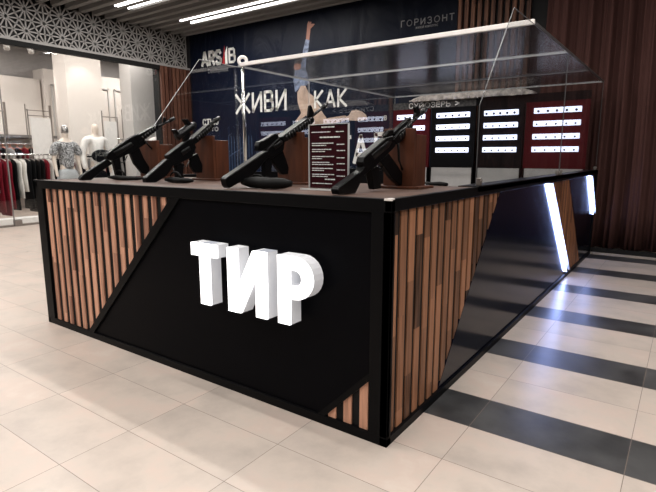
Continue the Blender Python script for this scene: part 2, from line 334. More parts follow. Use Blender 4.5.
H, W, D = 1.0234, 2.785, 5.194
XF, YB, ZC = -8.41, 6.10, 3.745       # shop facade plane, back wall plane, underside of ceiling baffles
# ================================================================== STRUCTURE
struct(MB().box(-14, 5, -6, 11, -.1, 0), 'floor', M['floor'])
struct(MB().box(XF+.02, 5, -6, YB+.3, 4.25, 4.35), 'ceiling', M['plenum'])
cg = empty('ceiling_baffles', (-2, 0, ZC), kind='structure')
y = -5.41
while y < YB-.05:
    tag(MB().box(XF+.06, 4.6, y, y+.10, ZC, ZC+.13).build('baffle', M['ceil'], cg), kind='structure'); y += .25
struct(MB().box(XF-.25, 5, YB+.02, YB+.25, 0, 4.25), 'wall_back', M['wallback'])
# back wall wooden slats right of the banner
bs = empty('trim_1', (-1.66, YB, 0), kind='structure')
mb = MB()
for i in range(11): x = -2.188+i*.1; mb.box(x, x+.056, YB-.05, YB, 0, 4.2)
struct(mb, 'slat_row', M['backslat'], bs)
# shop facade: lattice bulkhead, dark lintel, slatted end pier
struct(MB().box(XF-.18, XF-.10, -4, YB, 3.07, 4.2), 'wall_left', M['plenum'])
struct(MB().box(XF-.10, XF+.01, -4, 5.30, 2.995, 3.075), 'trim_2', M['blackwall'])
la = empty('trim_3', (XF, 1, 3.07), kind='structure')
mb = MB(); y0l, y1l, z0l, z1l = -.961, YB, 3.085, 3.78
mb.box(XF-.05, XF+.012, y0l, y1l, z0l-.01, z0l+.03)
a = .35; cw = a*math.sqrt(3)/2; seen = set()
def seg(p, q):
    key = tuple(sorted(((round(p[0], 3), round(p[1], 3)), (round(q[0], 3), round(q[1], 3)))))
    if key in seen: return
    seen.add(key); lo, hi = z0l, z1l
    if max(p[1], q[1]) < lo or min(p[1], q[1]) > hi: return
    def cl(p, q):
        if p[1] < lo: t = (lo-p[1])/(q[1]-p[1]); return (p[0]+t*(q[0]-p[0]), lo)
        if p[1] > hi: t = (hi-p[1])/(q[1]-p[1]); return (p[0]+t*(q[0]-p[0]), hi)
        return p
    P, Q = cl(p, q), cl(q, p)
    if math.dist(P, Q) < .01: return
    mb.bar((XF, P[0], P[1]), (XF, Q[0], Q[1]), .019, .02)
for i in range(-1, 26):
    for j in range(-2, 4):
        yy = y0l+i*cw; off = (i % 2)*a/2
        def V(ii, jj): return (y0l+ii*cw, 3.255+jj*a+(ii % 2)*a/2)
        v0 = V(i, j); up = V(i, j+1)
        if i % 2 == 0: nb = V(i+1, j); nbd = V(i+1, j-1)
        else: nb = V(i+1, j+1); nbd = V(i+1, j)
        for T in ((v0, up, nb), (v0, nb, nbd)):
            for k in range(3):
                A, B_, C_ = T[k], T[(k+1) % 3], T[(k+2) % 3]
                if max(A[0], B_[0], C_[0]) > y1l+.02: continue
                seg(A, B_); seg(A, ((B_[0]+C_[0])/2, (B_[1]+C_[1])/2))
struct(mb, 'lattice', M['lattice'], la)
pr_ = empty('trim_4', (XF, 5.7, 0), kind='structure')
struct(MB().box(XF-.25, XF-.03, 5.30, YB+.02, 0, 3.07), 'pier', M['blackwall'], pr_)
mb = MB()
for i in range(8): yy = 5.31+i*.1; mb.box(XF-.03, XF+.02, yy, yy+.07, 0, 3.07)
struct(mb, 'slat_row', M['wallslat'], pr_)
# shop window panes
win = empty('window_1', (XF-.05, 3.7, 0), kind='structure')
struct(MB().box(XF-.055, XF-.045, 2.20, 5.30, .03, 3.0), 'glass_pane', M['glass'], win)
struct(MB().box(XF-.07, XF-.03, 2.19, 5.30, 0, .03), 'window_sill', M['rackmetal'], win)
struct(MB().box(XF-.06, XF-.04, 2.185, 2.20, .03, 3.0), 'pane_edge', M['shelf'], win)
struct(MB().box(XF-.09, XF-.01, 2.19, 2.31, 0.0, .11, .008), 'pane_clamp', M['rackmetal'], win)
win2 = empty('window_2', (XF-.05, 0, 0), kind='structure')
struct(MB().box(XF-.055, XF-.045, -3.9, 2.17, .03, 3.0), 'glass_pane', M['glass'], win2)
struct(MB().box(XF-.07, XF-.03, -3.9, 2.17, 0, .03), 'window_sill', M['rackmetal'], win2)
# shop interior
struct(MB().box(-12.2, -12, -3, 4.55, 0, 3.0), 'wall_shop_rear', M['storewall'])
struct(MB().box(-12.6, -12.4, -3, 10.5, 0, 4.2), 'wall_shop_upper', M['storegrey'])
struct(MB().box(-12.4, -11.9, 4.60, 10.5, 0, 3.25), 'wall_shop_alcove', M['storewall'])
struct(MB().box(-12.6, XF-.2, 10.3, 10.5, 0, 4.2), 'wall_shop_side', M['storewall'])
struct(MB().box(-12.6, XF-.1, -3, 10.5, 3.78, 3.9), 'ceiling_shop', M['storeceil'])
struct(MB().box(-10.5, -10, 4.13, 4.93, 0, 3.78), 'column_1', M['storewall'])
struct(MB().box(-9.75, -9.35, 5.22, 6.4, 0, 3.78), 'column_2', M['wallgrey'])
mb = MB()
for y0, y1, z0, z1 in ((5.75, 6.25, 1.2, 2.95), (6.4, 6.9, 1.2, 2.95), (7.05, 8.2, 1.2, 2.95), (4.75, 5.55, .3, 2.9)):
    for q in ((y0, y1, z0, z0+.03), (y0, y1, z1-.03, z1), (y0, y0+.03, z0, z1), (y1-.03, y1, z0, z1)): mb.box(-11.9, -11.86, *q)
struct(mb, 'trim_5', M['wallgrey'])
# curtain and the dark strip for the shadow gap under it
mb = MB(); b = mb.bm; rows = []; n = 300
for zi in range(9):
    z = .05+zi*(4.0-.05)/8; r = []
    for i in range(n+1):
        x = -.78+i*(3.4/n); k = .5+.5*math.sin(x*1.7+.4)
        d = .055*math.sin(x*23+1.9*math.sin(x*4.3)+.35*math.sin(z*.8+x))+.028*math.sin(x*52+1.5*math.sin(x*7)+z*.3)+.012*math.sin(x*113+z*.5)
        r.append(b.verts.new((x+.02*math.sin(z*.9+x*3), 5.43+d*(1.0+.15*(zi/8)), z)))
    rows.append(r)
for A, B_ in zip(rows, rows[1:]):
    for i in range(n): b.faces.new((A[i], A[i+1], B_[i+1], B_[i]))
cu = mb.build('curtain', M['curtain'], None, True, loc=(.9, 5.43, .05)); tag(cu, 'floor-length brown pleated curtain hanging behind the counter', 'curtain')
so = cu.modifiers.new('thickness', 'SOLIDIFY'); so.thickness = .006
struct(MB().box(-.7, 2.7, 5.34, 5.37, 0, .055), 'shadow_gap_strip', M['blackwall'])  # black strip put where the gap under the curtain is in shadow

# ================================================================== CEILING LAMPS
def lamp(x0, x1, y, label, group, ctx):
    t = empty('ceiling_light', ((x0+x1)/2, y, ZC+.12), label, 'ceiling light', group)
    MB().box(x0, x1, y-.045, y+.045, ZC+.02, ZC+.12).build('housing', M['white'], t)
    MB().box(x0+.01, x1-.01, y-.035, y+.035, ZC+.004, ZC+.02).build('diffuser', M['lampface'], t)
    MB().box(x0+.02, x1, y+.218, y+.230, ZC+.01, ZC+.05).build('glow_line', M['lampface'], t)  # glowing bar added for a thin reflected line of lamp light
    L = bpy.data.lights.new('lamp_glow', 'AREA'); L.shape = 'RECTANGLE'; L.size = (x1-x0)*.95; L.size_y = .07; L.energy = LAMP_W*(x1-x0)/1.2; L.color = (1, .955, .91)
    o = bpy.data.objects.new('lamp_glow', L); COL.objects.link(o); o.parent = t; o.location = (0, 0, -.122)
lamp(-7.52, -6.35, 3.80, 'short white linear lamp between the ceiling baffles, above the left of the lattice', None, 1)
lamp(-7.40, -4.2, 5.09, 'long white linear lamp between the ceiling baffles, beside the dark banner', None, 1)
for yy in (2.81, 1.31, -.19, -1.69, -3.19):
    for x0 in (-7.4, -4.4, -1.4, 1.6):
        lamp(x0, x0+2.2, yy, 'white linear lamp in the ceiling over the counter hall', 'ceiling lamps out of the picture above the hall', 0)
# ================================================================== SHOP LAMPS
def slamp(x, y, sx, sy, label, e):
    t = empty('shop_ceiling_light', (x, y, 3.78), label, 'ceiling light')
    MB().box(x-sx/2, x+sx/2, y-sy/2, y+sy/2, 3.74, 3.78).build('housing', M['white'], t)
    MB().box(x-sx/2+.02, x+sx/2-.02, y-sy/2+.02, y+sy/2-.02, 3.73, 3.745).build('diffuser', M['lampface'], t)
    L = bpy.data.lights.new('shop_glow', 'AREA'); L.shape = 'RECTANGLE'; L.size = sx; L.size_y = sy; L.energy = e; L.color = (1, .93, .87)
    o = bpy.data.objects.new('shop_glow', L); COL.objects.link(o); o.parent = t; o.location = (0, 0, -.06)
slamp(-9.2, 3.1, .12, 1.2, 'slim white lamp on the shop ceiling, left of the column', STORE_W)
slamp(-11.2, 2.6, .12, 1.6, 'slim white lamp at the shop rear, above the shelves', STORE_W)
slamp(-10.9, 6.6, .12, 1.8, 'slim white lamp at the shop rear, right of the column', STORE_W*1.3)
slamp(-9.1, .4, .12, 1.6, 'slim white lamp on the shop ceiling, left of the clothes rail', STORE_W)
slamp(-9.0, 4.9, .12, .8, 'slim white lamp over the mannequins behind the glass', STORE_W*.6)
tr = empty('spotlight_track', (-10.2, 3.0, 3.5), 'dark track on the shop ceiling left of the lit column', 'light track')
MB().box(-10.22, -10.18, 2.3, 4.0, 3.46, 3.5).build('rail', M['rackmetal'], tr)
for yy in (2.5, 3.8): MB().box(-10.21, -10.19, yy-.01, yy+.01, 3.5, 3.78).build('hanger_rod', M['rackmetal'], tr)
def spot(x, y, z, dx, dy, label, group=None):
    t = empty('track_spotlight', (x, y, z), label, 'spotlight', group)
    d = Vector((dx, dy, -1)).normalized(); p = Vector((x, y, z-.10))
    MB().tube([(x, y, z), (x, y, z-.1)], .014, 8).build('stem', M['rackmetal'], t)
    MB().tube([p-d*.05, p+d*.13], .055, 14).build('can', M['white'], t, True)
    MB().tube([p+d*.128, p+d*.134], .045, 14).build('lens', M['lampface'], t)
    L = bpy.data.lights.new('spot_beam', 'SPOT'); L.energy = 30; L.spot_size = math.radians(55); L.spot_blend = .6; L.color = (1, .93, .87); L.shadow_soft_size = .04
    o = bpy.data.objects.new('spot_beam', L); COL.objects.link(o); o.parent = t; o.location = p+d*.15-Vector((x, y, z)); o.rotation_euler = d.to_track_quat('-Z', 'Y').to_euler()
spot(-10.2, 2.75, 3.46, -.9, .1, 'white spotlight on the shop track, leftmost of the three')
spot(-10.2, 3.12, 3.46, -.9, .4, 'white spotlight on the shop track, middle of the three')
spot(-10.2, 3.55, 3.46, -.7, .6, 'white spotlight on the shop track, nearest the column')
spot(-9.3, 4.22, 3.78, -.55, .25, 'white ceiling spotlight aimed at the shop column')

# ================================================================== COUNTER
ct = empty('shooting_counter', (0, 0, 0), 'black shooting gallery counter with wooden slat corners and glowing sign', 'counter')
# carcass
MB().box(-W+.01, -.020, .018, .93, .02, H-.05).build('carcass', M['blackwall'], ct)
MB().box(-.10, -.020, .93, D-.01, .02, H-.03).build('side_wall', M['blackwall'], ct)
MB().box(-W+.01, -W+.065, .93, D-.01, .02, H-.03).build('side_wall', M['black'], ct)
MB().box(-W+.012, -.012, .012, .95, H-.03, H-.001).build('worktop', M['top'], ct)
# black frame
f = MB()
f.box(-W, 0, 0, .03, H-.055, H, .003); f.box(-.03, 0, 0.0, D, H-.05, H, .003)
f.box(-W, -W+.03, 0, D, H-.05, H, .003); f.box(-.11, 0, .95, D, H-.03, H+.004, .002)
f.box(-W, -W+.07, .95, D, H-.03, H+.004, .002)
f.build('top_frame', M['black'], ct)
f = MB(); f.box(-W, 0, 0, .035, 0, .042, .002); f.box(-.035, 0, 0, D, 0, .038, .002); f.box(-W, -W+.035, 0, D, 0, .038, .002); f.build('base_frame', M['black'], ct)
MB().box(-W, -W+.095, 0, .035, .04, H-.05, .002).build('corner_post', M['black'], ct)
f = MB(); f.box(-.088, 0, 0, .035, .04, H-.05, .002); f.box(-.035, 0, 0, .022, .04, H-.05, .002); f.build('corner_post', M['black'], ct)
f = MB(); f.box(-.05, 0, D-.06, D, .03, H-.03, .002); f.build('corner_post', M['black'], ct)
f = MB(); f.box(-.018, .004, -.004, .018, H-.002, H+.003); f.box(-.03, .005, -.005, .001, H-.006, H+.002); f.build('corner_cap', M['whitebar'], ct)  # chrome cap made white, its highlight put into the colour
f = MB(); f.box(-W-.006, -W+.018, -.005, .014, H-.008, H+.003); f.build('corner_cap', M['chrome'], ct)
# front: slats, diagonal bar, black panel, small slats
L1 = below((-1.31, .97), (-2.250, .042))
sl = MB(); x = -2.69
x = -2.663
for i in range(16):
    p = clip([(x, .042), (x+.041, .042), (x+.041, H-.055), (x, H-.055)], *L1); x += .0833
    if len(p) > 2: sl.prism(p, 1, .011, .018)
sl.build('slat_panel', M['slat'], ct)
MB().prism([(-2.245, .042), (-2.185, .042), (-1.24, H-.055), (-1.315, H-.055)], 1, -.001, .034).build('diagonal_trim', M['black'], ct)
MB().prism([(-2.185, .042), (-.355, .042), (-.088, .305), (-.088, H-.055), (-1.24, H-.055)], 1, .012, .034).build('front_panel', M['frontgloss'], ct)
L2 = ((-.213, .22), (-.213*-.093+.22*.29))
sl = MB()
for x0 in (-.302, -.2205, -.139):
    p = clip([(x0, .042), (x0+.041, .042), (x0+.041, .5), (x0, .5)], *L2)
    if len(p) > 2: sl.prism(p, 1, .011, .018)
sl.build('slat_panel', M['slat'], ct)
MB().prism([(-.355, .042), (-.315, .042), (-.088, .27), (-.088, .305)], 1, .002, .034).build('diagonal_trim', M['black'], ct)
# right face
L3 = below((1.395, .985), (.545, .038)); L4 = below((2.60, .985), (3.70, .038)); L5 = below((3.50, .985), (4.47, .038)); L6 = below((4.66, .985), (5.30, .50))
sl = MB(); y = .030
while y < 1.40:
    wd = .050+.005*random.random(); p = clip([(y, .038), (y+wd, .038), (y+wd, H-.05), (y, H-.05)], *L3)
    if len(p) > 2: sl.prism(p, 0, -.022, -.013-.003*random.random())
    y += .078
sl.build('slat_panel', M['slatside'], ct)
p = clip([(.4, .038), (4, .038), (4, H-.05), (.4, H-.05)], *neg(L3)); p = clip(p, *L4)
MB().prism(p, 0, -.034, -.012).build('side_panel', M['gloss'], ct)
sl = MB(); y = 2.62
while y < 4.5:
    p = clip([(y, .038), (y+.036, .038), (y+.036, H-.05), (y, H-.05)], *L5); n4 = neg(L4); p = clip(p, n4[0], n4[1]-.075) if len(p) > 2 else p
    if len(p) > 2: sl.prism(p, 0, -.022, -.013-.003*random.random())
    y += .04
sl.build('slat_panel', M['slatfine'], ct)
p = clip([(3.3, .038), (D-.06, .038), (D-.06, H-.05), (3.3, H-.05)], *neg(L5))
MB().prism(p, 0, -.034, -.012).build('side_panel', M['gloss'], ct)
def led(p, q, off):
    o = MB().prism([(p[0]-.005, p[1]), (p[0]+.005, p[1]), (q[0]+.005, q[1]), (q[0]-.005, q[1])], 0, -.012, .004).build('led_strip', M['led'], ct)
    MB().prism([(p[0]+off-.006, p[1]), (p[0]+off+.006, p[1]), (q[0]+off+.006, q[1]), (q[0]+off-.006, q[1])], 0, -.012, .022).build('strip_fin', M['edge'], o)
led((2.585, .972), (3.66, .06), .085); led((4.62, .972), (5.12, .50), .06)

# glowing letters on the front
sg = empty('illuminated_sign', (-.65, -.02, .47), 'three white glowing block letters mounted on the black front panel', 'sign')
Y0, Y1, Z0, Z1 = -.100, -.022, .471, .772
def block(polys, hole=None):
    a, s_ = MB(), MB()
    for p in polys: a.prism(p, 1, Y0, Y0+.012); s_.prism(p, 1, Y0+.010, Y1)
    return a, s_
def rect(x0, x1, z0, z1): return [(x0, z0), (x1, z0), (x1, z1), (x0, z1)]
def put(name, polys):
    a, s_ = block(polys); o = s_.build(name, M['letterside'], sg); a.build('letter_face', M['letter'], o)
put('letter', [rect(-1.046, -.866, Z1-.062, Z1), rect(-.989, -.921, Z0, Z1)])
put('letter', [rect(-.797, -.731, Z0, Z1), rect(-.621, -.555, Z0, Z1), [(-.797, Z0), (-.716, Z0), (-.555, Z1), (-.636, Z1)]])
o_, i_ = [], []
cxr, czr, R_, r_ = -.394, Z1-.092, .092, .034
pol = [rect(-.490, -.424, Z0, Z1), rect(-.425, cxr, Z1-.058, Z1), rect(-.425, cxr, Z1-.184, Z1-.126)]
for k in range(12):
    a0, a1 = -math.pi/2+k*math.pi/12, -math.pi/2+(k+1)*math.pi/12
    pol.append([(cxr+r_*math.cos(a0), czr+r_*math.sin(a0)), (cxr+R_*math.cos(a0), czr+R_*math.sin(a0)), (cxr+R_*math.cos(a1), czr+R_*math.sin(a1)), (cxr+r_*math.cos(a1), czr+r_*math.sin(a1))])
put('letter', pol)
for x in (-.96, -.76, -.59, -.46): MB().tube([(x, Y1-.004, .60), (x, .013, .60)], .008, 8).build('mounting_stud', M['black'], sg)

# ================================================================== ACRYLIC ENCLOSURE
def side_panel(x, label1, label2):
    e = .006
    for k, (poly, lab) in enumerate((([(.97, H+.012), (3.05, H+.012), (3.05, 2.03), (1.47, 2.03), (.97, 1.445)], label1), ([(3.07, H+.012), (5.14, H+.012), (5.14, 2.03), (3.07, 2.03)], label2))):
        t = empty('acrylic_panel', (x, poly[0][0], H+.004), lab, 'acrylic panel')
        MB().prism(poly, 0, x-.0018, x+.0018).build('sheet', M['acrylic' if x > -1 else 'acrylicleft'], t)
        mb = MB()
        for i in range(len(poly)):
            if i == 0: continue
            p, q = poly[i], poly[(i+1) % len(poly)]; mb.bar((x, *p), (x, *q), .004, .003)
        mb.build('polished_edge', M['dimedge'] if x > -1 else M['edge'], t)
        for yy in ((poly[0][0]+.05, poly[1][0]-.06)):
            mb = MB(); mb.box(x-.012, x+.012, yy-.014, yy+.014, H+.004, H+.045, .003); mb.tube([(x-.018, yy, H+.03), (x+.018, yy, H+.03)], .007, 8); mb.build('clip', M['rackmetal'], t)
side_panel(-.02, 'clear acrylic side sheet with slanted front edge, above the right slats', 'rear clear acrylic side sheet on the right counter wall, near the curtain')
side_panel(-2.74, 'clear acrylic side sheet with slanted front edge, on the far left counter wall', 'rear clear acrylic side sheet on the far left counter wall')
rf = empty('acrylic_roof', (-1.38, 1.95, 2.036), 'smoky translucent acrylic roof lying over the shooting enclosure', 'roof panel')
MB().box(-2.74, -.02, 1.95, 5.14, 2.036, 2.044).build('sheet', M['roofac'], rf)
for yy, m_ in ((3.06, 'edge'), (4.15, 'dimedge'), (5.13, 'edge')): MB().box(-2.74, -.02, yy-.012, yy+.012, 2.032, 2.050).build('joint_bar', M[m_], rf)
mb = MB(); mb.box(-2.745, -2.735, 1.95, 5.14, 2.030, 2.05); mb.build('side_edge', M['edge'], rf); MB().box(-.025, -.015, 1.95, 5.14, 2.033, 2.05).build('side_edge', M['dimedge'], rf)
bt = empty('front_crossbar', (-1.38, 1.93, 2.05), 'white tube crossing the front edge of the acrylic roof', 'crossbar')
MB().box(-2.70, -.02, 1.925, 1.948, 2.030, 2.064, .004).build('tube', M['whitebar'], bt)
po = empty('support_post', (-2.66, 1.9, H+.004), 'slim steel post with a ring on top, on the far left counter wall', 'post')
PX, PY = -2.69, 1.96
MB().tube([(PX, PY, H+.004), (PX, PY, 2.03)], .016, 12).build('pole', M['bright'], po, True)
v = (CAM-Vector((PX, PY, 2.08))); v.z = 0; v.normalize()
MB().ring((PX, PY, 2.083), v, .036, .016).build('ring', M['whitebar'], po, True)

# ================================================================== GUNS, STANDS, MENU
GP = M['gun']
def gun(name, label, X, sc_, ox, oy, parts, barrel, extra=()):
    """side outline measured off the photo in the plane x = X, built with real thickness"""
    def pt(q): v = at(ox+q[0]/sc_, oy+q[1]/sc_, 0, X); return (v.y, max(v.z, H+.002))
    base = pt(parts[0][1][0]); t = empty(name, (X, base[0], H), label, 'rifle')
    for nm, poly, hw in parts:
        MB().prism([pt(q) for q in poly], 0, X-hw, X+hw, .003).build(nm, GP, t)
    (a_, b_, r) = barrel; A, B_ = pt(a_), pt(b_)
    MB().tube([(X, *A), (X, *B_)], r, 12).build('barrel', M['gunmetal'], t, True)
    dA = Vector((0, B_[0]-A[0], B_[1]-A[1])); L = dA.length; dA.normalize(); e = Vector((X, *B_))
    MB().tube([e-dA*.06, e-dA*.005], r*1.45, 12).build('muzzle', M['gunmetal'], t, True)
    for nm, kind, arg in extra:
        mb = MB()
        if kind == 'ribs':                       # raised ribs across the handguard
            (p_, q_, k_, hw_) = arg; P_, Q_ = Vector(pt(p_)), Vector(pt(q_)); d_ = (Q_-P_).normalized(); n_ = Vector((-d_.y, d_.x))
            for i in range(k_):
                c = P_+(Q_-P_)*(i+.5)/k_; u_ = d_*((Q_-P_).length/k_*.28)
                mb.prism([tuple(c-u_-n_*.017), tuple(c+u_-n_*.017), tuple(c+u_+n_*.017), tuple(c-u_+n_*.017)], 0, X-hw_, X+hw_)
        if kind == 'plate':
            mb.prism([pt(q) for q in arg[0]], 0, X+arg[1]-.004, X+arg[1]+.002, .001)
        if kind == 'guard': mb.tube([(X, *pt(q)) for q in arg], .004, 6)
        if kind == 'tube': mb.tube([(X, *pt(q)) for q in arg[0]], arg[1], 14)
        mb.build(nm, M['gunmetal'], t, True)
    return t
gun('assault_rifle', 'black rifle with solid stock and curved magazine, leaning nearest the right corner', -.290, 4.92, 330, 100, [
 ('stock', [(20, 442), (30, 425), (140, 345), (152, 325), (190, 338), (150, 375), (110, 462), (26, 464)], .019),
 ('receiver', [(145, 308), (150, 282), (180, 255), (262, 185), (295, 175), (318, 200), (300, 235), (235, 298), (190, 345), (150, 328)], .020),
 ('grip', [(185, 340), (225, 320), (240, 434), (202, 440)], .016),
 ('magazine', [(232, 300), (278, 262), (320, 320), (356, 375), (352, 408), (336, 420), (296, 385), (262, 335)], .014),
 ('handguard', [(290, 195), (330, 150), (372, 118), (392, 128), (385, 145), (330, 208), (312, 220)], .023),
 ('rear_sight', [(262, 178), (280, 152), (300, 145), (305, 160), (285, 185)], .012),
 ('gas_tube', [(300, 165), (335, 128), (385, 85), (395, 95), (340, 148), (310, 178)], .012),
 ('front_sight', [(408, 90), (418, 60), (412, 36), (426, 30), (440, 62), (430, 82)], .008)], ((380, 130), (470, 42), .010), [('handguard_ribs', 'ribs', ((322, 190), (385, 125), 6, .026)), ('cover_plate', 'plate', ([(185, 268), (262, 205), (285, 205), (270, 232), (200, 292)], .022)), ('trigger_guard', 'guard', [(222, 310), (232, 345), (250, 345), (262, 315)])])
gun('assault_rifle', 'long black rifle with carry handle, leaning left of the maroon menu stand', -.985, 4.917, 215, 95, [
 ('stock', [(38, 412), (47, 403), (215, 290), (250, 270), (245, 310), (180, 390), (58, 460), (46, 445)], .021),
 ('receiver', [(240, 305), (243, 265), (300, 212), (330, 235), (325, 272), (268, 312)], .022),
 ('grip', [(235, 300), (275, 300), (268, 385), (270, 412), (236, 412)], .016),
 ('magazine', [(268, 310), (325, 266), (342, 315), (356, 358), (352, 390), (326, 392), (300, 360)], .013),
 ('carry_handle', [(202, 250), (208, 230), (228, 224), (284, 190), (300, 190), (306, 212), (285, 225), (225, 275), (202, 275)], .016),
 ('handguard', [(308, 208), (440, 115), (470, 110), (474, 130), (456, 150), (340, 222), (325, 236)], .026),
 ('front_sight', [(452, 112), (460, 52), (470, 50), (488, 98), (478, 112)], .007)], ((462, 115), (552, 45), .009), [('handguard_ribs', 'ribs', ((330, 215), (455, 130), 10, .029)), ('ejection_cover', 'plate', ([(272, 250), (312, 222), (320, 240), (282, 268)], .024)), ('trigger_guard', 'guard', [(270, 312), (272, 335), (288, 338), (300, 318)])])
gun('assault_rifle', 'short black rifle with red-dot optic, second from the shop side', -1.79, 6.15, 130, 110, [
 ('stock', [(85, 418), (220, 300), (262, 328), (240, 370), (215, 405), (150, 445), (90, 446)], .021),
 ('receiver', [(220, 278), (330, 195), (370, 170), (395, 230), (370, 290), (262, 345), (232, 318)], .022),
 ('grip', [(275, 320), (325, 330), (318, 400), (330, 420), (284, 441)], .016),
 ('magazine', [(368, 285), (410, 268), (440, 338), (438, 385), (396, 386), (370, 350)], .013),
 ('handguard', [(362, 185), (470, 90), (500, 85), (506, 105), (470, 132), (400, 202), (372, 218)], .025),
 ('optic_mount', [(325, 165), (350, 135), (372, 145), (352, 190), (332, 200)], .014),
 ('optic_flap', [(262, 122), (276, 117), (304, 160), (290, 170)], .02), ('optic_flap', [(324, 56), (344, 55), (372, 92), (352, 98)], .02)],
 ((490, 90), (552, 46), .010), [('optic', 'tube', ([(288, 168), (310, 148), (372, 102), (396, 96)], .026)), ('handguard_ribs', 'ribs', ((395, 185), (490, 105), 8, .028)), ('ejection_cover', 'plate', ([(300, 255), (350, 222), (360, 244), (312, 280)], .024)), ('trigger_guard', 'guard', [(322, 325), (332, 350), (352, 342), (366, 310)])])
gun('assault_rifle', 'black rifle with side-folding stock, leaning closest to the shop window', -2.40, 6.15, 75, 110, [
 ('stock', [(25, 422), (40, 400), (190, 302), (226, 328), (165, 370), (95, 430), (34, 434)], .018),
 ('receiver', [(184, 286), (195, 265), (330, 172), (380, 148), (438, 200), (350, 258), (230, 312), (195, 306)], .021),
 ('grip', [(225, 300), (270, 294), (285, 400), (282, 433), (246, 436), (250, 400)], .016),
 ('magazine', [(332, 262), (388, 228), (420, 300), (452, 350), (456, 398), (410, 390), (360, 330)], .014),
 ('handguard', [(355, 168), (495, 90), (504, 96), (500, 124), (432, 166), (382, 200)], .023),
 ('front_sight', [(540, 82), (542, 44), (554, 44), (562, 72)], .008)], ((490, 112), (612, 50), .010), [('handguard_ribs', 'ribs', ((400, 178), (490, 112), 6, .026)), ('cover_plate', 'plate', ([(225, 258), (330, 198), (350, 215), (250, 282)], .023)), ('trigger_guard', 'guard', [(272, 298), (282, 325), (305, 318), (322, 280)])])
# muzzle rests
def rest(x0, x1, y, label, z1=1.32):
    t = empty('gun_rest', ((x0+x1)/2, y+.06, H), label, 'gun rest')
    MB().box(x0-.015, x1+.045, y-.03, y+.15, H, H+.012, .002).build('base_board', M['stand'], t)
    MB().box(x0, x1, y, y+.02, H+.012, z1, .002).build('front_board', M['stand'], t)
    MB().box(x1-.018, x1, y+.022, y+.14, H+.012, z1-.03, .002).build('side_board', M['stand'], t)
    MB().box(x0, x0+.018, y+.022, y+.14, H+.012, z1-.03, .002).build('side_board', M['stand'], t)
rest(-.385, -.215, .62, 'brown wooden muzzle rest under the rifle nearest the right corner')
rest(-1.105, -.912, .62, 'brown wooden muzzle rest directly left of the maroon menu')
rest(-1.885, -1.705, .66, 'brown wooden muzzle rest under the rifle with the optic')
rest(-2.53, -2.30, .66, 'brown wooden muzzle rest closest to the shop window', 1.30)
def pouch(x0, x1, y, label, r=.024):
    n = 9; pts = [(x0+(x1-x0)*i/(n-1), y+.012*math.sin(i*.9), H+r*.98) for i in range(n)]
    rr = [r*q for q in (.45, .85, 1, .95, 1, .9, .95, .85, .45)]
    t = empty('padded_rest', ((x0+x1)/2, y, H), label, 'padded rest')
    MB().tube(pts, rr, 14).build('pad', M['rubber'], t, True); xm = x0+(x1-x0)*.25
    MB().tube([(xm+.05*math.cos(q*math.pi/8), y+.03, H+.03+.035*math.sin(q*math.pi/8)) for q in range(9)], .006, 8).build('strap', M['rubber'], t, True)
pouch(-.985, -.66, .20, 'black padded rest lying beside the rifle with the carry handle', .030)
pouch(-1.75, -1.50, .30, 'black padded rest lying beside the rifle with the optic', .018)
pouch(-2.42, -2.05, .33, 'black padded rest lying beside the rifle closest to the shop', .016)
def cable(X, pts, label, r=.006, sc_=1, ox=0, oy=0, dx=.03, tail=()):
    P = [at(ox+q[0]/sc_, oy+q[1]/sc_, 0, X+dx) for q in pts]
    T = [at(*q, 2, H+r+.001) for q in tail]
    if len(T) > 2: T[0].z += .045; T[1].z += .012
    P += T
    for p in P: p.z = max(p.z, H+r+.001)
    tag(MB().tube(P, r, 8).build('cable', M['rubber'], None, True, loc=P[0]), label, 'cable')
cable(-.30, [(398, 143), (398.5, 150), (399, 160), (402, 169)], 'thin black cable hanging from the rifle nearest the right corner', tail=[(406, 175.5), (410, 179), (417, 181.6), (424, 182.5)])
pc = [at(424, 182.5, 2, H+.007), at(432, 184, 2, H+.007), at(440, 184, 2, H+.007), at(447, 184.5, 2, H+.007)]
tag(MB().tube(pc, [.006, .011, .014, .010], 8).build('cable_plug', M['rubber'], None, True, loc=pc[0]), 'thick black cable plug lying on the counter by the white panel', 'plug')
cable(-2.40, [(145, 141), (149, 146), (154, 151), (160, 156), (166, 160), (172, 166)], 'thin black cable hanging from the rifle closest to the shop', tail=[(177, 178.5)])
# menu stand
mn = empty('menu_stand', (-.525, .30, H), 'clear acrylic stand holding a maroon price list of white lines', 'menu stand')
MB().box(-.640, -.405, .255, .40, H, H+.006).build('foot', M['acrylic'], mn)
MB().box(-.640, -.405, .252, .2548, H, H+.008).build('foot_edge', M['edge'], mn); MB().box(-.640, -.405, .4002, .403, H, H+.008).build('foot_edge', M['edge'], mn)
MB().box(-.636, -.411, .326, .330, H+.006, 1.331).build('card', M['menu'], mn)
MB().box(-.640, -.407, .320, .323, H+.006, 1.335).build('front_sheet', M['acrylic'], mn)
mb = MB()
for xx in (-.640, -.409): mb.box(xx, xx+.003, .319, .331, H+.006, 1.335)
mb.box(-.640, -.406, .319, .331, 1.333, 1.336); mb.build('sheet_edge', M['edge'], mn)
mb = MB(); rr = random.Random(3)
def words(x, x1, z, h=.0042):
    while x < x1-.006:
        wd = min(rr.uniform(.012, .03), x1-x); mb.box(x, x+wd-.003, .3245, .3258, z, z+h); x += wd
words(-.565, -.48, 1.318, .006); words(-.625, -.51, 1.296); words(-.48, -.43, 1.296); words(-.575, -.455, 1.270, .0065)
for i, z in enumerate((1.243, 1.214, 1.180, 1.152, 1.123, 1.094)):
    words(-.622, -.622+rr.uniform(.10, .14), z); words(-.622, -.622+rr.uniform(.05, .13), z-.010); words(-.475, -.425, z-.006)
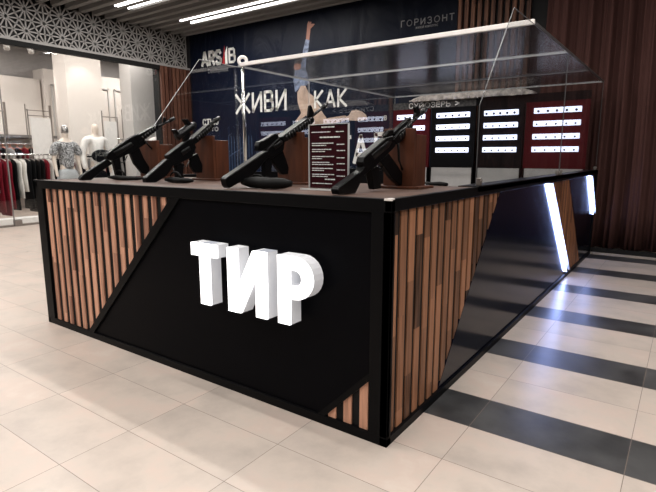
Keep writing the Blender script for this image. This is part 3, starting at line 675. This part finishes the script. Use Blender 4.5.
words(-.545, -.48, 1.070, .006); words(-.622, -.50, 1.050); words(-.475, -.425, 1.050)
mb.build('printed_lines', M['text'], mn)

# ================================================================== TARGET BOARDS
YT = 5.02
bx = [(-2.70, -2.125, 'red', 'red target board with white lit strips, behind the rifle nearest the corner'), (-2.10, -1.475, 'blackboard', 'black target board with white lit strips, next to the left red board'),
      (-1.435, -.855, 'blackboard', 'black target board with white lit strips, beside the rightmost red board'), (-.835, -.118, 'red', 'red target board with white lit strips, nearest the curtain')]
for x0, x1, m_, lab in bx:
    t = empty('target_board', ((x0+x1)/2, YT, 0), lab, 'target board', 'target boards at the back of the gallery')
    MB().box(x0, x1, YT, YT+.03, 1.035, 1.842).build('panel', M[m_], t)
    MB().box(x0+.02, x1-.02, YT, YT+.03, .12, 1.033).build('lower_panel', M['skirt'], t)
    mb = MB(); mb.box(x0, x0+.02, YT-.01, YT+.05, 0, 1.035); mb.box(x1-.02, x1, YT-.01, YT+.05, 0, 1.035); mb.box(x0+.02, x1-.02, YT, YT+.03, 0, .12); mb.build('leg_frame', M['black'], t)
    wd = x1-x0
    for r in range(4):
        zc = 1.735-r*.155; a0, a1 = x0+wd*.14, x1-wd*.12
        s_ = MB().box(a0, a1, YT-.035, YT, zc-.032, zc+.032, .003).build('target_strip', M['strip'], t)
        for k in range(5):
            xx = a0+(a1-a0)*(.09+.82*k/4)+.006*random.uniform(-1, 1)
            MB().tube([(xx, YT-.040, zc-.008), (xx, YT-.034, zc-.008)], .015 if r == 0 else .011, 10).build('target', M['target'], s_)
hd = empty('header_strip', (-2.1, YT, 1.842), 'narrow grey strip with white letters standing on the left boards', 'sign strip')
MB().box(-2.70, -1.48, YT+.001, YT+.02, 1.842, 1.935).build('strip', M['storedark'], hd)
lettering(MB(), 'СУЙОЗЕРЬ', -2.45, -1.83, 1.852, .075, .16, YT, .004).build('lettering', M['text'], hd)
lettering(MB(), '>', -1.77, -1.70, 1.855, .07, .2, YT, .004).build('lettering', M['text'], hd)
mb = MB(); b = mb.bm; rows = []; rr = random.Random(5)  # crumpled sheet added for the bright band reflected under the roof
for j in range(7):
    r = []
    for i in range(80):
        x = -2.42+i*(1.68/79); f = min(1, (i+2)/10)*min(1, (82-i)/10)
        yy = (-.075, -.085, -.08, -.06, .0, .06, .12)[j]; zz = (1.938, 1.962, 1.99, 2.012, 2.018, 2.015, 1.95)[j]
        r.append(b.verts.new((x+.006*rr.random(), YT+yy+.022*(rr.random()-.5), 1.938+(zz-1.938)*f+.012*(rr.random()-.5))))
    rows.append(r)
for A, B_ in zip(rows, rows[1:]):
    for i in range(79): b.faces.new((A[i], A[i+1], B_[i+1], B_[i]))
fm = mb.build('roof_reflection_band', M['reflection'], None, False, loc=(-1.4, YT, 1.95)); tag(fm, 'crumpled pale band above the target boards, added for the bright reflection in the roof', 'reflection')
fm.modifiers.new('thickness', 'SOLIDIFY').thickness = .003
mb = MB(); mb.box(-1.475, -.118, YT+.001, YT+.02, 1.842, 1.945); mb.build('header_strip', M['blackboard'], hd)

# ================================================================== BANNER
bn = empty('wall_banner', (-5.3, YB, 1.5), 'huge dark navy advertising banner covering the back wall', 'banner')
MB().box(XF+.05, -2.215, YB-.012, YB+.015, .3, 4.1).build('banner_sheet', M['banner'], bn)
YP = YB-.0125
def bp_(px, py): v = at(px, py, 1, YP); return (v.x, v.z)
def word(nm, word_, l, r, hpx, wt, mat, gap=.26):
    (x0, z0), (x1, z1) = bp_(*l), bp_(*r); h = bp_(l[0], l[1]-hpx)[1]-z0
    lettering(MB(), word_, x0, x1, z0, h, wt, YP, .004, gap, (z1-z0)/(x1-x0)).build(nm, mat, bn)
word('slogan_word', 'ЖИВИ', (236, 114.5), (286.5, 110.5), 20.5, .13, M['text'])
word('slogan_word', 'КАК', (314.5, 108.9), (347, 107), 18.5, .13, M['text'])
word('slogan_word', 'МЕЧТАЛ', (295.5, 168), (384.5, 162.3), 27, .13, M['text'], .22)
word('developer_logo', 'А', (201.8, 67.3), (208.6, 66.5), 15.5, .2, M['text'])
word('developer_logo', 'RS', (209.2, 66.3), (221.6, 64.7), 15.5, .2, M['text'])
word('developer_logo', 'В', (228.9, 63.5), (235.6, 62.7), 15.5, .16, M['text'])
x0, z0 = bp_(222.5, 64.5); x1 = bp_(225, 64)[0]; zt = bp_(222.5, 52)[1]
MB().prism([(x0, z0), (x1, z0), (x1, zt+.12), (x0+.05, zt)], 1, YP-.004, YP).build('logo_bar', M['redprint'], bn)
x0, x1 = bp_(225.4, 64)[0], bp_(227.6, 63.7)[0]; zt = bp_(226, 46.5)[1]
MB().prism([(x0, z0), (x1, z0), (x1, zt), (x0, zt-.12)], 1, YP-.004, YP).build('logo_bar', M['text'], bn)
a_, b_ = bp_(208.3, 73.4), bp_(228.3, 70.8); small_text('Development', 'logo_caption', M['textgrey'], bn, a_[0], b_[0], a_[1], YP, .10, (b_[1]-a_[1])/(b_[0]-a_[0]))
word('complex_name', 'ГОРИЗОНТ', (401, 27.6), (454.3, 19.8), 6.6, .13, M['textgrey'], .42)
a_, b_ = bp_(415.5, 29), bp_(438, 25.8); small_text('жилой комплекс', 'name_caption', M['textgrey'], bn, a_[0], b_[0], a_[1], YP, .045, (b_[1]-a_[1])/(b_[0]-a_[0]))
word('side_caption', 'СТЬЮ', (203, 125.6), (218.5, 124.8), 6.5, .2, M['text'])
word('side_caption', 'ТТО', (208, 131.6), (218.5, 131.2), 4.5, .2, M['text'])
word('side_caption', 'В', (384, 120.4), (386.6, 120.2), 5, .2, M['text'])
def art(nm, mat, sc_, ox, oy, polys, dy=0.0):
    mb = MB()
    for pl in polys: mb.prism([bp_(ox+x/sc_, oy+y/sc_) for x, y in pl], 1, YP-.003-dy, YP)
    mb.build(nm, mat, bn)
# printed city and print of a leaping man
rr = random.Random(11); mb = MB()
for i in range(26):
    x = -8.3+i*.085+rr.random()*.03; mb.prism([(x, .4), (x+.05, .4), (x+.05, 1.1+rr.random()*.75), (x, 1.1+rr.random()*.75)], 1, YP-.002, YP)
mb.build('printed_skyline', M['cityprint'], bn)
mb = MB()
for i in range(9):
    x = -7.25+i*.085; mb.prism([(x, .75+.06*i), (x+.018, .75+.06*i), (x+.018, 1.62-.1*rr.random()), (x, 1.62)], 1, YP-.003, YP)
p0, p1 = bp_(226, 159), bp_(243, 148)
mb.prism([p0, p1, (p1[0], p1[1]+.02), (p0[0], p0[1]+.02)], 1, YP-.004, YP)
mb.build('printed_chart', M['cityline'], bn)
mb = MB()
for px, w_, t_ in ((389, 7, 62), (400, 12, 54), (413, 8, 60), (428, 14, 46), (444, 10, 50)):
    x0, zt = bp_(px, t_); x1 = bp_(px+w_, t_)[0]
    for k in range(6): xx = x0+(x1-x0)*k/6; mb.prism([(xx, 1.9), (xx+(x1-x0)/9, 1.9), (xx+(x1-x0)/9, zt), (xx, zt)], 1, YP-.002, YP)
mb.build('printed_towers', M['dimprint'], bn)
art('printed_shirt', M['denim'], 8.2, 280, 10, [[(212, 238), (242, 246), (232, 330), (215, 410), (212, 470), (178, 492), (172, 440), (190, 330)]])
art('printed_shirt', M['denim'], 5.96, 270, 60, [[(150, 62), (205, 40), (222, 80), (236, 135), (215, 152), (185, 156), (150, 192), (140, 120)]])
art('printed_arm', M['skin'], 8.2, 280, 10, [[(222, 150), (250, 152), (240, 246), (214, 240)], [(222, 152), (225, 118), (232, 95), (240, 92), (246, 116), (262, 112), (286, 114), (272, 132), (252, 152)], [(240, 116), (252, 94), (258, 98), (250, 122)]])
art('printed_face', M['skin'], 8.2, 280, 10, [[(112, 478), (120, 445), (160, 430), (176, 455), (160, 492), (130, 492)]], .001)
art('printed_hair', M['hair'], 8.2, 280, 10, [[(142, 380), (172, 362), (184, 400), (176, 440), (158, 446), (140, 430)]], .002)
art('printed_trousers', M['pants'], 5.96, 270, 60, [[(185, 152), (212, 154), (228, 192), (262, 218), (305, 300), (340, 350), (352, 378), (240, 392), (215, 330), (160, 372), (150, 366), (186, 318), (165, 250), (163, 195)], [(338, 350), (352, 345), (450, 330), (462, 356), (400, 374), (345, 380)]])
art('printed_shoe', M['shoe'], 5.96, 270, 60, [[(448, 338), (470, 332), (486, 302), (515, 295), (550, 308), (572, 326), (582, 352), (540, 362), (465, 360)]], .001)

# ================================================================== SHOP CONTENTS
def skin_mesh(verts, edges, radii, name, mat, parent, levels=2):
    base = BASE[parent.name]; me = bpy.data.meshes.new(name); me.from_pydata([Vector(v)-base for v in verts], edges, [])
    o = bpy.data.objects.new(name, me); COL.objects.link(o); m1 = o.modifiers.new('skin', 'SKIN'); m2 = o.modifiers.new('sub', 'SUBSURF'); m2.levels = m2.render_levels = levels
    sv = me.skin_vertices[0].data
    for i, r in enumerate(radii): sv[i].radius = r if isinstance(r, tuple) else (r, r)
    sv[0].use_root = True; bpy.context.view_layer.update()
    m = bpy.data.meshes.new_from_object(o.evaluated_get(bpy.context.evaluated_depsgraph_get())); bpy.data.objects.remove(o)
    m.name = name; m.materials.clear(); m.materials.append(mat)
    for p in m.polygons: p.use_smooth = True
    o = bpy.data.objects.new(name, m); COL.objects.link(o); o.parent = parent; BASE[o.name] = base; return o
def mannequin(x, y, zt, label, dress):
    """zt = top of head; figure faces +x with shoulders along y"""
    s = zt/1.80; t = empty('mannequin', (x, y, 0), label, 'mannequin')
    def P(a, b, c): return (x+a*s, y+b*s, c*s)
    MB().tube([(x, y, 0), (x, y, .015)], .17, 20).build('base_plate', M['chrome'], t)
    V = [P(0, 0, .96), P(0, 0, 1.12), P(0, 0, 1.32), P(0, 0, 1.46), P(.01, 0, 1.54), P(.02, 0, 1.62), P(.02, 0, 1.75)]
    E_ = [(0, 1), (1, 2), (2, 3), (3, 4), (4, 5), (5, 6)]; R = [(.14*s, .10*s), (.11*s, .085*s), (.13*s, .10*s), (.10*s, .075*s), (.048*s, .05*s), (.07*s, .085*s), (.055*s, .065*s)]
    for sd in (-1, 1):
        n = len(V); V += [P(0, sd*.19, 1.43), P(-.02, sd*.235, 1.15), P(.05, sd*.24, .90), P(.07, sd*.235, .80)]; R += [.052*s, .042*s, .030*s, .028*s]; E_ += [(3, n), (n, n+1), (n+1, n+2), (n+2, n+3)]
        n = len(V); V += [P(0, sd*.09, .86), P(.02, sd*.10, .48), P(0, sd*.10, .06), P(.12, sd*.11, .035)]; R += [.078*s, .055*s, .035*s, .03*s]; E_ += [(0, n), (n, n+1), (n+1, n+2), (n+2, n+3)]
    skin_mesh(V, E_, R, 'body', M['mannequin'], t)
    if dress == 'blouse':
        MB().ball(P(.02, 0, 1.685), .082*s, .068*s, .115*s).build('head_cap', M['headmet'], t, True)
        V = [P(0, 0, .93), P(0, 0, 1.1), P(0, 0, 1.3), P(0, 0, 1.45)]; E_ = [(0, 1), (1, 2), (2, 3)]; R = [(.20*s, .135*s), (.18*s, .12*s), (.185*s, .13*s), (.10*s, .08*s)]
        for sd in (-1, 1): n = len(V); V += [P(0, sd*.20, 1.405), P(0, sd*.265, 1.20)]; R += [.075*s, .082*s]; E_ += [(3, n), (n, n+1)]
        skin_mesh(V, E_, R, 'blouse', M['blouse'], t)
        V = [P(0, 0, 1.0), P(0, 0, .88)]; E_ = [(0, 1)]; R = [(.165*s, .12*s), (.19*s, .14*s)]
        for sd in (-1, 1): n = len(V); V += [P(0, sd*.11, .78), P(.01, sd*.125, .2)]; R += [.115*s, .10*s]; E_ += [(1, n), (n, n+1)]
        skin_mesh(V, E_, R, 'trousers', M['jeans'], t)
    else:
        V = [P(0, 0, .86), P(0, 0, 1.1), P(0, 0, 1.3), P(0, 0, 1.46)]; E_ = [(0, 1), (1, 2), (2, 3)]; R = [(.20*s, .14*s), (.155*s, .115*s), (.18*s, .125*s), (.11*s, .085*s)]
        for sd in (-1, 1): n = len(V); V += [P(0, sd*.20, 1.43), P(-.02, sd*.275, 1.15), P(.06, sd*.27, .88)]; R += [.075*s, .06*s, .05*s]; E_ += [(3, n), (n, n+1), (n+1, n+2)]
        skin_mesh(V, E_, R, 'shirt', M['shirt'], t)
        V = [P(0, 0, .9), P(0, 0, .80)]; E_ = [(0, 1)]; R = [(.15*s, .11*s), (.165*s, .12*s)]
        for sd in (-1, 1): n = len(V); V += [P(0, sd*.10, .72), P(.01, sd*.11, .12)]; R += [.10*s, .075*s]; E_ += [(1, n), (n, n+1)]
        skin_mesh(V, E_, R, 'trousers', M['clothblack'], t)
        if dress == 'bag':
            bg = MB().ball(P(.20, .0, 1.13), .09*s, .215*s, .125*s, 20).build('belt_bag', M['bag'], t, True)
            MB().box(x+.285*s, x+.295*s, y-.10*s, y+.10*s, 1.13*s, 1.14*s).build('bag_zip', M['shelf'], bg)
            MB().ring(P(0, 0, 1.12), (0, 0, 1), .17*s, .015*s).build('bag_strap', M['bag'], t, True)
mannequin(-9.0, 3.47, 1.79, 'mannequin in a grey patterned blouse and pale jeans behind the shop glass', 'blouse')
mannequin(-9.0, 4.09, 1.90, 'mannequin in a white shirt with a black belt bag behind the shop glass', 'bag')
mannequin(-9.0, 5.62, 1.92, 'mannequin with a plain pale head, mostly hidden behind the leftmost rifle', 'plain')
# garments on rails
def rail(x, y0, y1, z, label, legs=True):
    t = empty('clothes_rail', (x, (y0+y1)/2, 0), label, 'clothes rail')
    MB().tube([(x, y0, z), (x, y1, z)], .014, 10).build('rail', M['bright'], t, True)
    for yy in (y0, y1):
        MB().tube([(x, yy, .03), (x, yy, z+.02)], .014, 10).build('upright', M['bright'], t, True)
        MB().box(x-.22, x+.22, yy-.02, yy+.02, 0, .03).build('foot', M['rackmetal'], t)
    return t
def garment(x, y, z, mat, length, wd, label, group, hk='rackmetal'):
    t = empty('hanging_garment', (x, y, z), label, 'garment', group)
    MB().ring((x, y, z+.005), (0, 1, 0), .022, .004, 12, 6).build('hanger_hook', M[hk], t)
    rr = random.Random(int(y*1000)); zb = z-length
    MB().tube([(x-wd*.42, y, z-.075), (x-.02, y, z-.03), (x+.02, y, z-.03), (x+wd*.42, y, z-.075)], .008, 8).build('hanger', M[hk], t)
    MB().loft([(x, y, zb, wd*.52, .030), (x+.01, y+rr.uniform(-.01, .01), zb+length*.3, wd*.48, .034), (x, y, z-length*.45, wd*.42, .030), (x, y, z-.13, wd*.5, .032), (x, y, z-.07, wd*.36, .020), (x, y, z-.045, wd*.10, .012)], 14).build('garment', mat, t, True)
G1 = 'garments on the front clothes rail'
nm = {'clothred': 'dark red', 'clothwhite': 'white', 'clothblack': 'black', 'clothgrey': 'grey'}
rail(-9.25, 1.55, 4.75, 1.22, 'low steel clothes rail behind the shop glass, in front of the shelves')
K, R_d, Wh, Gy = 'clothblack', 'clothred', 'clothwhite', 'clothgrey'
seq = [Wh, K, Wh, R_d, Wh, Gy, Wh, R_d, R_d, R_d, K, Wh, Wh, K, K, K, K, R_d, Wh, K, K, Wh, R_d, R_d, Wh, K, K, Gy, K, Wh, Gy, R_d, K]
for i, c in enumerate(seq):
    yy = 1.75+i*.083; ln = {'clothred': 1.0, 'clothwhite': .70, 'clothblack': .97, 'clothgrey': .75}[c]
    garment(-9.25, yy, 1.18, M[c], ln+.06*((i*7) % 3-1), .40, nm[c]+' garment hanging on the front clothes rail, left of the mannequins' if i < 19 else nm[c]+' garment hanging on the front clothes rail, around the mannequins', G1+': '+nm[c]+(' left' if i < 19 else ' right'))
pl = empty('display_plinth', (-9.25, 2.8, 0), 'low white plinth standing under the front clothes rail', 'plinth')
MB().box(-9.0, -8.75, 2.05, 4.6, .0, .10, .006).build('plinth_box', M['white'], pl)
# rear rail with orange hangers
rail(-10.9, 2.2, 4.0, 1.45, 'rear clothes rail below the long shelf in the shop')
for i in range(12):
    yy = 2.3+i*.14; c = ('clothblack', 'clothred', 'clothblack', 'clothgrey')[i % 4]
    garment(-10.9, yy, 1.41, M[c], .8, .40, nm[c]+' garment on an orange hanger below the rear shelf', 'garments on orange hangers: '+nm[c], 'clothorange')
sh = empty('wall_shelf', (-11.6, 3.5, 0), 'long grey shelf unit against the rear shop wall', 'shelf')
MB().box(-11.98, -11.3, 2.4, 4.5, 1.60, 1.66).build('shelf_board', M['shelf'], sh)
MB().box(-11.98, -11.3, 2.4, 4.5, .9, .94).build('shelf_board', M['shelf'], sh)
for yy in (2.45, 3.45, 4.42): MB().box(-11.4, -11.36, yy-.02, yy+.02, 0, 1.60 if yy < 3 else 2.35).build('upright', M['rackmetal'], sh)
def frame_stand(x, y0, y1, z0, z1, label, card=None):
    t = empty('display_stand', (x, (y0+y1)/2, z0), label, 'display stand')
    mb = MB()
    for q in ((y0, y0+.018, z0, z1+.12), (y1-.018, y1, z0, z1), (y0, y1, z1-.018, z1)): mb.box(x, x+.02, *q)
    mb.build('frame', M['rackmetal'], t)
    if card: MB().box(x+.004, x+.012, *card).build('card', M['white'], t)
frame_stand(-11.35, 2.98, 3.40, 1.66, 2.16, 'thin metal frame with a white card standing on the rear shelf', (3.05, 3.36, 1.70, 2.10))
frame_stand(-11.35, 3.85, 4.40, 1.66, 2.22, 'thin metal frame on the rear shelf, next to the column')
frame_stand(-10.6, 3.55, 4.05, 0, 2.05, 'tall thin metal frame with a mirror left of the column', (3.60, 4.02, .1, 2.0))
frame_stand(-9.7, 4.68, 5.06, 0, 2.05, 'tall thin metal frame with a white panel right of the white-shirted mannequin', (4.72, 5.02, .2, 1.95))
frame_stand(-10.6, 5.75, 6.4, 0, 2.2, 'tall thin metal frame between the column and the pillar')
rail(-10.4, 5.15, 6.55, 1.60, 'rear clothes rail right of the column')
for i in range(8):
    yy = 5.3+i*.15; c = ('clothblack', 'clothgrey', 'clothblack', 'clothwhite', 'clothred')[i % 5]
    garment(-10.4, yy, 1.56, M[c], .95, .42, nm[c]+' garment hanging on the rail right of the column', 'garments right of the column: '+nm[c])
